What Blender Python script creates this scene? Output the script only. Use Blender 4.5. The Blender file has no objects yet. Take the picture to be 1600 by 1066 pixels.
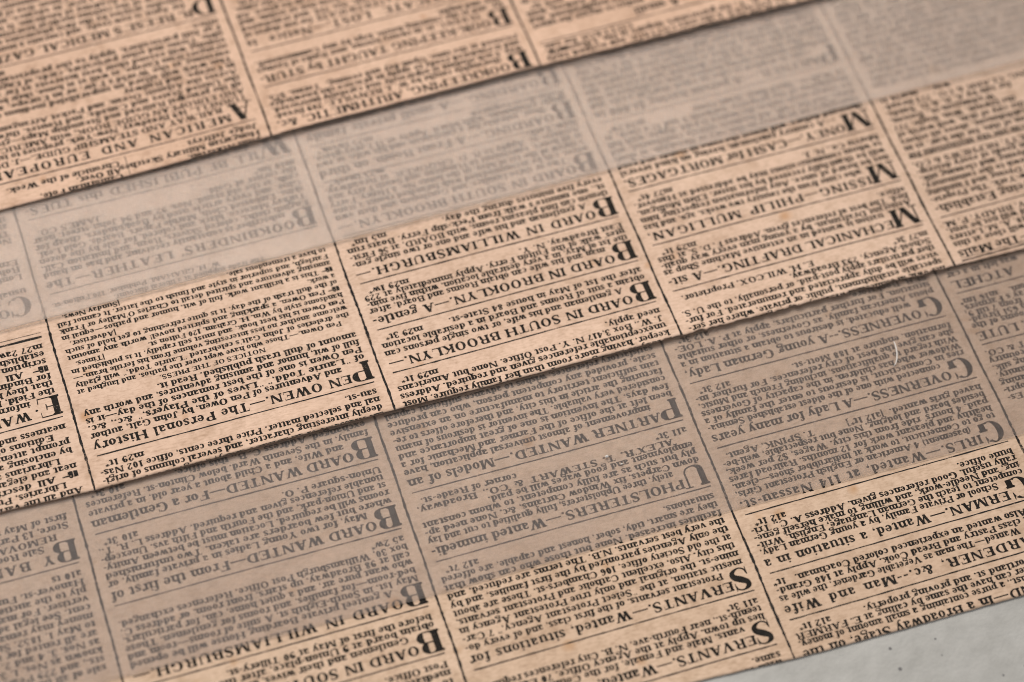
import bpy, math, random
import numpy as np
from mathutils import Matrix, Vector

# ------------------------------------------------------------------ camera, light, exposure
MM = 0.001
OX = 145.0            # sheet coordinates (mm) are shifted so the picture centre is near the origin
S = bpy.context.scene
COL = S.collection

cam_d = bpy.data.cameras.new('camera')
cam = bpy.data.objects.new('camera', cam_d)
COL.objects.link(cam)
S.camera = cam
CR = ((0.94452664, 0.25513411, -0.20682365),
      (-0.3252605, 0.81397425, -0.4813019),
      (0.04555259, 0.52187403, 0.85180541))
CP = (-242.916281 + OX, -227.215221, 401.944301)
cam.matrix_world = Matrix.Translation(Vector(CP) * MM) @ Matrix(CR).to_4x4()
cam_d.sensor_width = 36.0
cam_d.lens = 3881.5055 / 1600 * 36.0
cam_d.clip_start = 0.02
cam_d.clip_end = 20.0
cam_d.dof.use_dof = True
cam_d.dof.focus_distance = 0.461
cam_d.dof.aperture_fstop = 8.5

W = bpy.data.worlds.new('World')
S.world = W
W.use_nodes = True
W.node_tree.nodes['Background'].inputs['Color'].default_value = (0.93, 0.95, 1.0, 1)
W.node_tree.nodes['Background'].inputs['Strength'].default_value = 0.50

# one soft desk lamp beyond the far side of the sheets, its pool of light centred on the middle sheet
sd = bpy.data.lights.new('desk_lamp_light', 'SPOT')
sd.energy = 34.0
sd.color = (1.0, 0.935, 0.875)
sd.spot_size = math.radians(43)
sd.spot_blend = 1.0
sd.shadow_soft_size = 0.24
key = bpy.data.objects.new('desk_lamp_light', sd)
COL.objects.link(key)
key.location = (-0.01, 0.38, 0.42)
key.rotation_euler = (Vector((-0.02, 0.03, 0)) - Vector(key.location)).to_track_quat('-Z', 'Y').to_euler()

vs = S.view_settings
vs.view_transform = 'Standard'
vs.look = 'None'
vs.exposure = 0.0
vs.gamma = 1.0
vs.use_curve_mapping = False
S.cycles.use_denoising = True
S.cycles.max_bounces = 10
S.cycles.volume_bounces = 6
S.cycles.transparent_max_bounces = 16
S.cycles.filter_width = 1.0

# ------------------------------------------------------------------ materials
def rgb(c): return (c[0], c[1], c[2], 1)

def new_mat(name):
    m = bpy.data.materials.new(name)
    m.use_nodes = True
    nt = m.node_tree
    nt.nodes.clear()
    out = nt.nodes.new('ShaderNodeOutputMaterial')
    return m, nt, out

def node(nt, t, **kw):
    n = nt.nodes.new(t)
    for k, v in kw.items():
        if k in n.inputs.keys(): n.inputs[k].default_value = v
        else: setattr(n, k, v)
    return n

def noise(nt, coord, scale, detail=3, rough=0.55):
    n = node(nt, 'ShaderNodeTexNoise', Scale=scale, Detail=detail, Roughness=rough)
    nt.links.new(coord, n.inputs['Vector'])
    return n

def ramp(nt, src, stops):
    r = nt.nodes.new('ShaderNodeValToRGB')
    e = r.color_ramp.elements
    while len(e) > 1: e.remove(e[-1])
    e[0].position, e[0].color = stops[0][0], rgb(stops[0][1])
    for p, c in stops[1:]:
        k = e.new(p); k.color = rgb(c)
    nt.links.new(src, r.inputs['Fac'])
    return r

def mixc(nt, mode, fac, a, b):
    m = nt.nodes.new('ShaderNodeMix')
    m.data_type = 'RGBA'
    m.blend_type = mode
    if isinstance(fac, (int, float)): m.inputs[0].default_value = fac
    else: nt.links.new(fac, m.inputs[0])
    for s, i in ((a, 6), (b, 7)):
        if isinstance(s, tuple): m.inputs[i].default_value = rgb(s)
        else: nt.links.new(s, m.inputs[i])
    return m.outputs[2]

def paper_material(name, tint):
    m, nt, out = new_mat(name)
    tc = nt.nodes.new('ShaderNodeTexCoord').outputs['Object']
    b = node(nt, 'ShaderNodeBsdfPrincipled', Roughness=0.85)
    b.inputs['Specular IOR Level'].default_value = 0.25
    big = noise(nt, tc, 24, 6, 0.68)
    base = ramp(nt, big.outputs['Fac'], [(0.3, (0.55, 0.378, 0.268)), (0.5, (0.625, 0.44, 0.322)), (0.72, (0.665, 0.48, 0.355))])
    mid = noise(nt, tc, 260, 4, 0.65)
    mott = ramp(nt, mid.outputs['Fac'], [(0.28, (0.82, 0.79, 0.75)), (0.5, (1, 1, 1)), (0.75, (1.06, 1.06, 1.06))])
    c = mixc(nt, 'MULTIPLY', 1.0, base.outputs['Color'], mott.outputs['Color'])
    # fibres: stretched fine noise
    mp = node(nt, 'ShaderNodeMapping')
    mp.inputs['Scale'].default_value = (700, 2600, 700)
    mp.inputs['Rotation'].default_value = (0, 0, 0.5)
    nt.links.new(tc, mp.inputs['Vector'])
    fb = noise(nt, mp.outputs['Vector'], 1.0, 3, 0.7)
    fr = ramp(nt, fb.outputs['Fac'], [(0.3, (0.80, 0.77, 0.74)), (0.5, (1, 1, 1)), (0.72, (1.08, 1.09, 1.1))])
    c = mixc(nt, 'MULTIPLY', 0.9, c, fr.outputs['Color'])
    # foxing: sparse brown dots
    vo = node(nt, 'ShaderNodeTexVoronoi', Scale=95.0, Randomness=1.0)
    nt.links.new(tc, vo.inputs['Vector'])
    fx = noise(nt, tc, 120, 2)
    ad = node(nt, 'ShaderNodeMath', operation='MULTIPLY_ADD')
    nt.links.new(fx.outputs['Fac'], ad.inputs[0]); ad.inputs[1].default_value = 0.35
    nt.links.new(vo.outputs['Distance'], ad.inputs[2])
    fm = ramp(nt, ad.outputs[0], [(0.17, (1, 1, 1)), (0.30, (0, 0, 0))])
    c = mixc(nt, 'MIX', fm.outputs['Color'], c, (0.50, 0.29, 0.16))
    # faint show-through of the printing on the other side: rows of broken grey strokes
    mp2 = node(nt, 'ShaderNodeMapping')
    mp2.inputs['Scale'].default_value = (900, 585, 1)
    nt.links.new(tc, mp2.inputs['Vector'])
    st = noise(nt, mp2.outputs['Vector'], 1.0, 2, 0.5)
    sf = ramp(nt, st.outputs['Fac'], [(0.5, (1, 1, 1)), (0.68, (0.9, 0.885, 0.87))])
    c = mixc(nt, 'MULTIPLY', 0.8, c, sf.outputs['Color'])
    c = mixc(nt, 'MULTIPLY', 1.0, c, tint)
    nt.links.new(c, b.inputs['Base Color'])
    bn = noise(nt, tc, 1500, 4, 0.7)
    bp = node(nt, 'ShaderNodeBump', Strength=0.35, Distance=0.00012)
    nt.links.new(bn.outputs['Fac'], bp.inputs['Height'])
    nt.links.new(bp.outputs['Normal'], b.inputs['Normal'])
    nt.links.new(b.outputs[0], out.inputs['Surface'])
    return m

def ink_material(name, dark, wear):
    m, nt, out = new_mat(name)
    tc = nt.nodes.new('ShaderNodeTexCoord').outputs['Object']
    b = node(nt, 'ShaderNodeBsdfPrincipled', Roughness=0.9)
    b.inputs['Specular IOR Level'].default_value = 0.06
    n1 = noise(nt, tc, 900, 3, 0.7)
    cr = ramp(nt, n1.outputs['Fac'], [(0.3, dark), (0.75, (dark[0] * 2.6, dark[1] * 2.6, dark[2] * 2.6))])
    nt.links.new(cr.outputs['Color'], b.inputs['Base Color'])
    n2 = noise(nt, tc, 3800, 3, 0.75)
    n3 = noise(nt, tc, 210, 2, 0.5)
    mu = node(nt, 'ShaderNodeMath', operation='MULTIPLY_ADD')
    nt.links.new(n3.outputs['Fac'], mu.inputs[0]); mu.inputs[1].default_value = 0.55
    nt.links.new(n2.outputs['Fac'], mu.inputs[2])
    al = ramp(nt, mu.outputs[0], [(0.92 - wear, (1, 1, 1)), (1.12 - wear * 0.6, (0.18, 0.18, 0.18))])
    tr = nt.nodes.new('ShaderNodeBsdfTransparent')
    mx = nt.nodes.new('ShaderNodeMixShader')
    nt.links.new(al.outputs['Color'], mx.inputs[0])
    nt.links.new(tr.outputs[0], mx.inputs[1])
    nt.links.new(b.outputs[0], mx.inputs[2])
    nt.links.new(mx.outputs[0], out.inputs['Surface'])
    return m

def vellum_material(name, op, col, density, g, vcol, absorb, acol):
    """Translucent sheet: a thin slab of milky, forward-scattering stuff under a faintly matt skin."""
    m, nt, out = new_mat(name)
    tc = nt.nodes.new('ShaderNodeTexCoord').outputs['Object']
    n = noise(nt, tc, 70, 4, 0.6)
    cr = ramp(nt, n.outputs['Fac'], [(0.3, tuple(0.88 * k for k in col)), (0.7, col)])
    d = node(nt, 'ShaderNodeBsdfDiffuse')
    nt.links.new(cr.outputs['Color'], d.inputs['Color'])
    gl = node(nt, 'ShaderNodeBsdfGlossy', Roughness=0.4)
    m2 = nt.nodes.new('ShaderNodeMixShader'); m2.inputs[0].default_value = 0.1
    nt.links.new(d.outputs[0], m2.inputs[1]); nt.links.new(gl.outputs[0], m2.inputs[2])
    tr = node(nt, 'ShaderNodeBsdfTransparent')
    n2 = noise(nt, tc, 420, 4, 0.7)
    n3 = noise(nt, tc, 45, 3, 0.6)
    ad = node(nt, 'ShaderNodeMath', operation='ADD')
    nt.links.new(n2.outputs['Fac'], ad.inputs[0]); nt.links.new(n3.outputs['Fac'], ad.inputs[1])
    orr = ramp(nt, ad.outputs[0], [(0.6, (op * 0.7,) * 3), (1.0, (op,) * 3)])
    e = orr.color_ramp.elements.new(0.99); e.color = rgb((op * 1.3,) * 3)
    m3 = nt.nodes.new('ShaderNodeMixShader')
    nt.links.new(orr.outputs['Color'], m3.inputs[0])
    nt.links.new(tr.outputs[0], m3.inputs[1]); nt.links.new(m2.outputs[0], m3.inputs[2])
    nt.links.new(m3.outputs[0], out.inputs['Surface'])
    v = node(nt, 'ShaderNodeVolumeScatter', Density=density, Anisotropy=g)
    v.inputs['Color'].default_value = rgb(vcol)
    va = node(nt, 'ShaderNodeVolumeAbsorption', Density=absorb)
    va.inputs['Color'].default_value = rgb(acol)
    av = nt.nodes.new('ShaderNodeAddShader')
    nt.links.new(v.outputs[0], av.inputs[0]); nt.links.new(va.outputs[0], av.inputs[1])
    nt.links.new(av.outputs[0], out.inputs['Volume'])
    return m

def table_material():
    m, nt, out = new_mat('speckled_tabletop')
    tc = nt.nodes.new('ShaderNodeTexCoord').outputs['Object']
    b = node(nt, 'ShaderNodeBsdfPrincipled', Roughness=0.6)
    b.inputs['Specular IOR Level'].default_value = 0.3
    n = noise(nt, tc, 160, 5, 0.65)
    base = ramp(nt, n.outputs['Fac'], [(0.3, (0.34, 0.33, 0.30)), (0.7, (0.425, 0.413, 0.38))])
    # dark flecks of uneven size
    vo = node(nt, 'ShaderNodeTexVoronoi', voronoi_dimensions='2D', Scale=230.0, Randomness=1.0)
    nt.links.new(tc, vo.inputs['Vector'])
    sep = nt.nodes.new('ShaderNodeSeparateColor')
    nt.links.new(vo.outputs['Color'], sep.inputs[0])
    th = node(nt, 'ShaderNodeMath', operation='MULTIPLY_ADD')      # radius from the cell's random value
    nt.links.new(sep.outputs[0], th.inputs[0]); th.inputs[1].default_value = 0.5; th.inputs[2].default_value = -0.40
    df = node(nt, 'ShaderNodeMath', operation='SUBTRACT')
    nt.links.new(th.outputs[0], df.inputs[0]); nt.links.new(vo.outputs['Distance'], df.inputs[1])
    fm = ramp(nt, df.outputs[0], [(0.0, (0, 0, 0)), (0.035, (0.85, 0.85, 0.85))])
    c = mixc(nt, 'MIX', fm.outputs['Color'], base.outputs['Color'], (0.085, 0.082, 0.085))
    nt.links.new(c, b.inputs['Base Color'])
    bn = noise(nt, tc, 330, 4, 0.6)
    bp = node(nt, 'ShaderNodeBump', Strength=0.5, Distance=0.0006)
    nt.links.new(bn.outputs['Fac'], bp.inputs['Height'])
    nt.links.new(bp.outputs['Normal'], b.inputs['Normal'])
    nt.links.new(b.outputs[0], out.inputs['Surface'])
    return m

def plain(name, c, rough=0.6):
    m, nt, out = new_mat(name)
    b = node(nt, 'ShaderNodeBsdfPrincipled', Roughness=rough)
    tc = nt.nodes.new('ShaderNodeTexCoord').outputs['Object']
    n = noise(nt, tc, 1200, 2)
    cr = ramp(nt, n.outputs['Fac'], [(0.3, tuple(0.85 * k for k in c)), (0.7, c)])
    nt.links.new(cr.outputs['Color'], b.inputs['Base Color'])
    nt.links.new(b.outputs[0], out.inputs['Surface'])
    return m

M_PAPER_A = paper_material('aged_newsprint_pinkish', (1.0, 0.955, 0.93))
M_PAPER_B = paper_material('aged_newsprint_pale', (1.0, 1.0, 1.0))
M_PAPER_C = paper_material('aged_newsprint_yellowed', (0.93, 0.945, 0.91))
M_INK = ink_material('printing_ink', (0.012, 0.0105, 0.009), 0.0)
M_RULE = ink_material('rule_ink', (0.014, 0.013, 0.012), 0.06)
M_VELLUM = vellum_material('tracing_paper_film', 0.075, (0.40, 0.34, 0.30), 2700, 0.75, (0.97, 0.80, 0.68), 850, (0.20, 0.10, 0.10))
M_VELLUM2 = vellum_material('thicker_tracing_paper_film', 0.08, (0.62, 0.48, 0.40), 9300, 0.75, (0.98, 0.81, 0.70), 260, (0.4, 0.22, 0.1))
M_VELLUM_EDGE_HIGHLIGHT = plain('tracing_paper_edge_painted_highlight', (0.72, 0.66, 0.60), 0.5)
M_TABLE = table_material()
M_FLUFF = plain('pale_fibre', (0.78, 0.74, 0.68))

# ------------------------------------------------------------------ a nineteenth-century book face, drawn as polygons
class Glyph:
    def __init__(self, T, h): self.T, self.h, self.P, self.w = T, h, [], 500
    def p(self, *pts): self.P.append([tuple(map(float, q)) for q in pts])
    def r(self, x0, y0, x1, y1): self.p((x0, y0), (x1, y0), (x1, y1), (x0, y1))
    def ring(self, cx, cy, rx, ry, tv, th, a0=0, a1=360, n=None):
        n = n or max(4, int(abs(a1 - a0) / 18))
        L = []
        for i in range(n + 1):
            a = math.radians(a0 + (a1 - a0) * i / n)
            L.append(((cx + rx * math.cos(a), cy + ry * math.sin(a)), (cx + (rx - tv) * math.cos(a), cy + (ry - th) * math.sin(a))))
        for a, b in zip(L, L[1:]): self.p(a[0], b[0], b[1], a[1])
    def ball(self, x, y, r, ry=None):
        ry = ry or r
        self.p(*[(x + r * math.cos(k * math.pi / 5), y + ry * math.sin(k * math.pi / 5)) for k in range(10)])
    def diag(self, x0, y0, x1, y1, w): self.p((x0 - w / 2, y0), (x0 + w / 2, y0), (x1 + w / 2, y1), (x1 - w / 2, y1))
    def stroke(self, pts, n=5):
        P = [np.array(q, float) for q in pts]
        P = [2 * P[0] - P[1]] + P + [2 * P[-1] - P[-2]]
        C = []
        for i in range(1, len(P) - 2):
            for k in range(n):
                t = k / n
                C.append(0.5 * ((2 * P[i]) + (-P[i - 1] + P[i + 1]) * t + (2 * P[i - 1] - 5 * P[i] + 4 * P[i + 1] - P[i + 2]) * t * t + (-P[i - 1] + 3 * P[i] - 3 * P[i + 1] + P[i + 2]) * t ** 3))
        C.append(P[-2])
        E = []
        for i, c in enumerate(C):
            d = C[min(i + 1, len(C) - 1)][:2] - C[max(i - 1, 0)][:2]
            d = d / (np.linalg.norm(d) + 1e-9)
            nrm = np.array((-d[1], d[0])) * c[2] / 2
            E.append((c[:2] + nrm, c[:2] - nrm))
        for a, b in zip(E, E[1:]): self.p(a[0], b[0], b[1], a[1])
    def slab(self, x, y, hw, up):            # bracketed hairline serif, up=1 foot, up=-1 head
        h, T = self.h, self.T
        self.r(x - hw, min(y, y + up * h), x + hw, max(y, y + up * h))
        b = min(T * 0.45, hw * 0.5)
        for s in (-1, 1):
            self.p((x + s * T * 0.42, y + up * h), (x + s * (T * 0.5 + b), y + up * h), (x + s * T * 0.42, y + up * (h + b)))
    def stem(self, x, y0, y1, w=None, top='', bot='', hw=None):
        w = w or self.T
        self.r(x - w / 2, y0, x + w / 2, y1)
        hw = hw or w / 2 + 72
        if bot: self.slab(x, y0, hw, 1)
        if top == 's': self.slab(x, y1, hw, -1)
        if top == 'f': self.p((x - w / 2 - 78, y1 - 48), (x - w / 2 - 78, y1 - 48 - self.h), (x - w / 2 + 4, y1 - 70), (x - w / 2 + 4, y1))
    def arch(self, xl, xr, xh):
        T, h = self.T, self.h
        self.stroke([(xl + T * 0.3, xh - 150, h), (xl + T * 0.6 + 30, xh - 60, h * 1.3), ((xl + xr) / 2 + 25, xh - h * 0.6, h * 1.8), (xr - T * 0.15, xh - 80, T * 0.85), (xr, xh - 170, T), (xr, xh - 190, T)], 4)
    def dbowl(self, xs, xe, y0, y1):
        h, T = self.h, self.T
        ry = (y1 - y0) / 2; rx = min(ry * 1.12, (xe - xs) * 0.85); xc = xe - rx
        self.r(xs, y0, xc, y0 + h); self.r(xs, y1 - h, xc, y1)
        self.ring(xc, (y0 + y1) / 2, rx, ry, T * 1.05, h, -90, 90, 12)

def build_font(T, h, Tc, hc, X=460):
    F = {}
    def new(c, w, cap=False):
        g = Glyph(Tc if cap else T, hc if cap else h); g.w = w; F[c] = g; return g
    # ---- lower case
    g = new('a', 455); g.stem(315, 40, X - 120); g.stroke([(315, X - 130, T), (305, X - 55, T * .8), (220, X - h * .5, h * 1.2), (110, X - 50, h * 1.3), (85, X - 110, h)]); g.ball(98, X - 112, 46)
    g.ring(215, 125, 175, 132, T * .95, h, 60, 290); g.stroke([(240, 246, h), (300, 285, h)]); g.stroke([(230, 12, h), (300, 70, h)]); g.stroke([(318, 80, T), (345, 20, T * .55), (390, 14, h), (440, 60, h)])
    g = new('b', 510); g.stem(105, 0, 720, top='f'); g.ring(265, X / 2, 215, X / 2 + 8, T, h)
    g = new('c', 430); g.ring(235, X / 2, 205, X / 2 + 8, T, h, 50, 318); g.ball(345, X - 110, 48)
    g = new('d', 525); g.stem(390, 0, 720, top='f'); g.ring(240, X / 2, 210, X / 2 + 8, T, h); g.r(390, 0, 500, h)
    g = new('e', 440); g.ring(230, X / 2, 205, X / 2 + 8, T, h, 92, 325); g.ring(230, X / 2, 200, X / 2 + 8, T * .7, h, -4, 92); g.r(80, X / 2 - h * .3, 415, X / 2 + h * .8)
    g = new('f', 330); g.stem(135, 0, 600, bot='s'); g.r(30, X - h * 1.2, 290, X); g.stroke([(135, 590, T), (150, 680, T * .7), (225, 722, h * 1.3), (300, 690, h)]); g.ball(300, 655, 50)
    g = new('g', 465); g.ring(200, X - 155, 155, 160, T * .85, h); g.stroke([(325, X - 55, h), (380, X - 8, h), (420, X - 20, h)]); g.ball(425, X - 35, 36)
    g.stroke([(110, X - 290, h), (70, 105, h * 1.4), (120, 62, T * .6), (250, 48, T * .8), (370, 10, T * .7), (395, -80, h * 1.6), (330, -165, h), (200, -195, h), (75, -150, h * 1.4), (45, -80, h * 1.3), (110, 30, h)])
    g = new('h', 540); g.stem(115, 0, 720, top='f', bot='s'); g.arch(115, 400, X); g.stem(400, 0, X - 170, bot='s')
    g = new('i', 270); g.stem(135, 0, X, top='f', bot='s'); g.ball(130, 625, 62)
    g = new('j', 260); g.stem(140, -90, X, top='f'); g.stroke([(140, -80, T), (120, -175, T * .6), (40, -205, h), (10, -180, h)]); g.ball(20, -165, 48); g.ball(135, 625, 62)
    g = new('k', 530); g.stem(115, 0, 720, top='f', bot='s'); g.diag(165, 165, 395, X, h * 1.3); g.diag(250, 270, 425, 0, T * 1.05) if False else g.p((220, 235), (330, 290), (490, 0), (360, 0)); g.r(330, X - h, 490, X); g.r(310, 0, 530, h)
    g = new('l', 270); g.stem(135, 0, 720, top='f', bot='s')
    g = new('m', 800); g.stem(115, 0, X, top='f', bot='s'); g.arch(115, 395, X); g.stem(395, 0, X - 170, bot='s'); g.arch(395, 670, X); g.stem(670, 0, X - 170, bot='s')
    g = new('n', 540); g.stem(115, 0, X, top='f', bot='s'); g.arch(115, 400, X); g.stem(400, 0, X - 170, bot='s')
    g = new('o', 470); g.ring(235, X / 2, 210, X / 2 + 10, T, h)
    g = new('p', 520); g.stem(115, -215, X, top='f', bot='s'); g.ring(275, X / 2, 215, X / 2 + 8, T, h)
    g = new('q', 510); g.stem(390, -215, X, bot='s'); g.ring(240, X / 2, 210, X / 2 + 8, T, h)
    g = new('r', 400); g.stem(120, 0, X, top='f', bot='s'); g.stroke([(165, X - 150, h), (205, X - 50, h * 1.4), (290, X - 8, h * 1.8), (345, X - 40, h)]); g.ball(335, X - 75, 58)
    g = new('s', 385); g.stroke([(320, X - 130, h), (290, X - 40, h * 1.2), (190, X - h * .5, h * 1.2), (90, X - 90, T * .7), (115, X - 170, T * .9), (205, X / 2 - 5, T), (305, 140, T * .85), (300, 60, T * .6), (200, 14, h * 1.2), (95, 40, h * 1.2), (60, 145, h)])
    g.p((325, X), (345, X - 5), (345, X - 150), (315, X - 150)); g.p((45, 0), (62, 0), (78, 150), (45, 155))
    g = new('t', 350); g.stem(140, 80, 560); g.p((92, X - h), (92, X + 10), (188, 600), (188, X - h)); g.r(25, X - h * 1.2, 290, X); g.stroke([(142, 110, T), (155, 35, T * .75), (220, 8, h * 1.2), (290, 40, h), (310, 100, h)])
    g = new('u', 540); g.stem(115, 110, X, top='f'); g.stem(400, 0, X, top='f'); g.stroke([(115, 150, T), (125, 55, T * .8), (205, 10, h * 1.4), (310, 40, h), (385, 130, h)]); g.r(400, 0, 510, h)
    g = new('v', 490); g.diag(90, X, 265, 0, T * 1.05); g.diag(275, 0, 400, X, h * 1.4); g.r(5, X - h, 195, X); g.r(310, X - h, 480, X)
    g = new('w', 710); g.diag(85, X, 235, 0, T); g.diag(250, 0, 350, X, h * 1.4); g.diag(335, X, 485, 0, T); g.diag(498, 0, 620, X, h * 1.4); g.r(5, X - h, 430, X); g.r(540, X - h, 700, X)
    g = new('x', 490); g.diag(110, X, 375, 0, T * 1.1); g.diag(90, 0, 390, X, h * 1.4); g.r(15, X - h, 215, X); g.r(310, X - h, 470, X); g.r(10, 0, 170, h); g.r(275, 0, 480, h)
    g = new('y', 490); g.diag(90, X, 265, 0, T * 1.05); g.stroke([(400, X, h * 1.4), (275, 30, h * 1.4), (200, -140, h * 1.3), (120, -200, h), (75, -170, h)]); g.ball(82, -160, 48); g.r(5, X - h, 195, X); g.r(310, X - h, 480, X)
    g = new('z', 430); g.diag(85, 0, 340, X, T * 1.05); g.r(45, X - h, 390, X); g.r(35, 0, 395, h); g.r(45, X - 130, 70, X); g.r(370, 0, 395, 140)
    # ---- capitals
    T_, h_ = Tc, hc
    def bk(g, x, y, dy, w=58): g.p((x, y), (x - w, y), (x, y + dy)) 
    g = new('A', 740, 1); g.diag(105, 0, 355, 700, h_ * 1.4); g.diag(570, 0, 365, 715, T_ * 1.12); g.r(190, 205, 500, 205 + h_); g.slab(100, 0, 98, 1); g.slab(575, 0, 130, 1)
    g = new('B', 690, 1); g.stem(150, 0, 700, top='s', bot='s', hw=125); g.dbowl(150, 590, 350 - h_ / 2, 700); g.dbowl(150, 645, 0, 350 + h_ / 2)
    g = new('C', 700, 1); g.ring(370, 350, 325, 364, T_ * 1.08, h_, 48, 312, 20); g.p((600, 700), (630, 700), (630, 455), (600, 455)); g.p((600, 455), (560, 590), (600, 640)); g.stroke([(585, 80, h_), (620, 150, h_), (635, 220, h_)])
    g = new('D', 740, 1); g.stem(150, 0, 700, top='s', bot='s', hw=125); g.dbowl(150, 695, 0, 700)
    g = new('E', 670, 1); g.stem(150, 0, 700, top='s', bot='s', hw=125); g.r(150, 700 - h_, 590, 700); g.r(150, 0, 615, h_); g.r(150, 350 - h_ / 2, 410, 350 + h_ / 2)
    g.p((590, 700), (500, 700 - h_), (572, 700 - h_), (578, 505), (600, 505)); g.p((620, 0), (520, h_), (595, h_), (605, 205), (630, 205)); g.p((400, 240), (424, 240), (424, 460), (400, 460), (385, 350))
    g = new('F', 630, 1); g.stem(150, 0, 700, top='s', bot='s', hw=125); g.r(150, 700 - h_, 580, 700); g.r(150, 350 - h_ / 2, 400, 350 + h_ / 2)
    g.p((585, 700), (495, 700 - h_), (562, 700 - h_), (570, 495), (592, 495)); g.p((395, 240), (419, 240), (419, 460), (395, 460), (380, 350))
    g = new('G', 750, 1); g.ring(370, 350, 325, 364, T_ * 1.08, h_, 50, 300, 20); g.p((590, 700), (618, 700), (618, 460), (590, 460)); g.p((590, 460), (550, 590), (590, 640)); g.stem(590, 20, 300, top='s', hw=118); g.stroke([(520, 20, h_), (560, 60, h_), (590, 130, h_)])
    g = new('H', 790, 1); g.stem(150, 0, 700, top='s', bot='s', hw=125); g.stem(640, 0, 700, top='s', bot='s', hw=125); g.r(150, 345 - h_ / 2, 640, 345 + h_ / 2)
    g = new('I', 330, 1); g.stem(165, 0, 700, top='s', bot='s', hw=130)
    g = new('J', 510, 1); g.stem(320, 120, 700, top='s', hw=130); g.stroke([(320, 130, T_), (300, 30, T_ * .7), (190, -8, h_), (90, 40, h_)]); g.ball(105, 90, 72)
    g = new('K', 760, 1); g.stem(150, 0, 700, top='s', bot='s', hw=125); g.diag(205, 255, 600, 700, h_ * 1.4); g.diag(635, 0, 365, 440, T_ * 1.15); g.r(510, 700 - h_, 730, 700); g.r(520, 0, 760, h_)
    g = new('L', 640, 1); g.stem(150, 0, 700, top='s', bot='s', hw=125); g.r(150, 0, 600, h_); g.p((605, 0), (490, h_), (582, h_), (592, 240), (617, 240))
    g = new('M', 900, 1); g.stem(120, 0, 700, w=h_ * 1.4); g.slab(120, 0, 100, 1); g.diag(465, 0, 185, 700, T_ * 1.1); g.diag(435, 0, 735, 700, h_ * 1.4); g.stem(745, 0, 700, top='s', bot='s', hw=125); g.r(20, 700 - h_, 235, 700)
    g = new('N', 780, 1); g.stem(125, 0, 700, w=h_ * 1.4); g.slab(125, 0, 100, 1); g.diag(635, 0, 170, 700, T_ * 1.15); g.stem(645, 0, 700, w=h_ * 1.4); g.r(540, 700 - h_, 750, 700); g.r(20, 700 - h_, 215, 700)
    g = new('O', 740, 1); g.ring(370, 350, 325, 364, T_ * 1.08, h_, 0, 360, 26)
    g = new('P', 650, 1); g.stem(150, 0, 700, top='s', bot='s', hw=125); g.dbowl(150, 610, 325, 700)
    g = new('Q', 740, 1); g.ring(370, 350, 325, 364, T_ * 1.08, h_, 0, 360, 26); g.stroke([(330, 120, h_), (420, 60, T_ * .6), (480, -120, T_ * .8), (600, -170, h_), (660, -100, h_)])
    g = new('R', 740, 1); g.stem(150, 0, 700, top='s', bot='s', hw=125); g.dbowl(150, 605, 340, 700); g.stroke([(370, 355, h_), (480, 310, T_ * .8), (520, 190, T_), (540, 60, T_ * .85), (620, 10, h_), (700, 90, h_)])
    g = new('S', 570, 1); g.stroke([(480, 540, h_), (440, 650, h_ * 1.3), (300, 694, h_ * 1.3), (145, 610, T_ * .75), (140, 480, T_ * .9), (280, 370, T_ * 1.15), (440, 260, T_ * 1.05), (460, 120, T_ * .75), (290, 6, h_ * 1.3), (130, 60, h_ * 1.3), (85, 200, h_)])
    g.p((475, 705), (500, 705), (500, 465), (472, 465)); g.p((60, -5), (84, -5), (95, 240), (60, 245))
    g = new('T', 690, 1); g.stem(345, 0, 700, bot='s', hw=140); g.r(55, 700 - h_, 635, 700); g.p((55, 700), (145, 700 - h_), (75, 700 - h_), (62, 465), (38, 465)); g.p((635, 700), (545, 700 - h_), (615, 700 - h_), (628, 465), (652, 465))
    g = new('U', 760, 1); g.stem(165, 210, 700, top='s', hw=130); g.stem(615, 230, 700, w=h_ * 1.4); g.r(510, 700 - h_, 730, 700); g.stroke([(165, 220, T_), (185, 90, T_ * .85), (320, 2, h_ * 1.6), (520, 40, h_ * 1.2), (605, 150, h_ * 1.3), (615, 235, h_ * 1.4)])
    g = new('V', 730, 1); g.diag(155, 700, 385, -10, T_ * 1.12); g.diag(375, 0, 610, 700, h_ * 1.4); g.slab(155, 700, 130, -1); g.r(500, 700 - h_, 715, 700)
    g = new('W', 1020, 1); g.diag(150, 700, 345, -10, T_ * 1.1); g.diag(335, 0, 520, 700, h_ * 1.4); g.diag(490, 700, 685, -10, T_ * 1.1); g.diag(675, 0, 895, 700, h_ * 1.4); g.slab(150, 700, 130, -1); g.r(370, 700 - h_, 620, 700); g.r(790, 700 - h_, 1000, 700)
    g = new('X', 740, 1); g.diag(185, 700, 560, 0, T_ * 1.15); g.diag(130, 0, 600, 700, h_ * 1.4); g.r(40, 700 - h_, 320, 700); g.r(480, 700 - h_, 710, 700); g.r(30, 0, 240, h_); g.r(420, 0, 710, h_)
    g = new('Y', 720, 1); g.diag(155, 700, 365, 290, T_ * 1.12); g.diag(375, 310, 590, 700, h_ * 1.4); g.stem(360, 0, 320, bot='s', hw=130); g.r(30, 700 - h_, 290, 700); g.r(480, 700 - h_, 700, 700)
    g = new('Z', 640, 1); g.diag(140, 0, 510, 700, T_ * 1.15); g.r(80, 700 - h_, 575, 700); g.r(65, 0, 590, h_); g.r(80, 500, 105, 700); g.r(566, 0, 592, 215)
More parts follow.
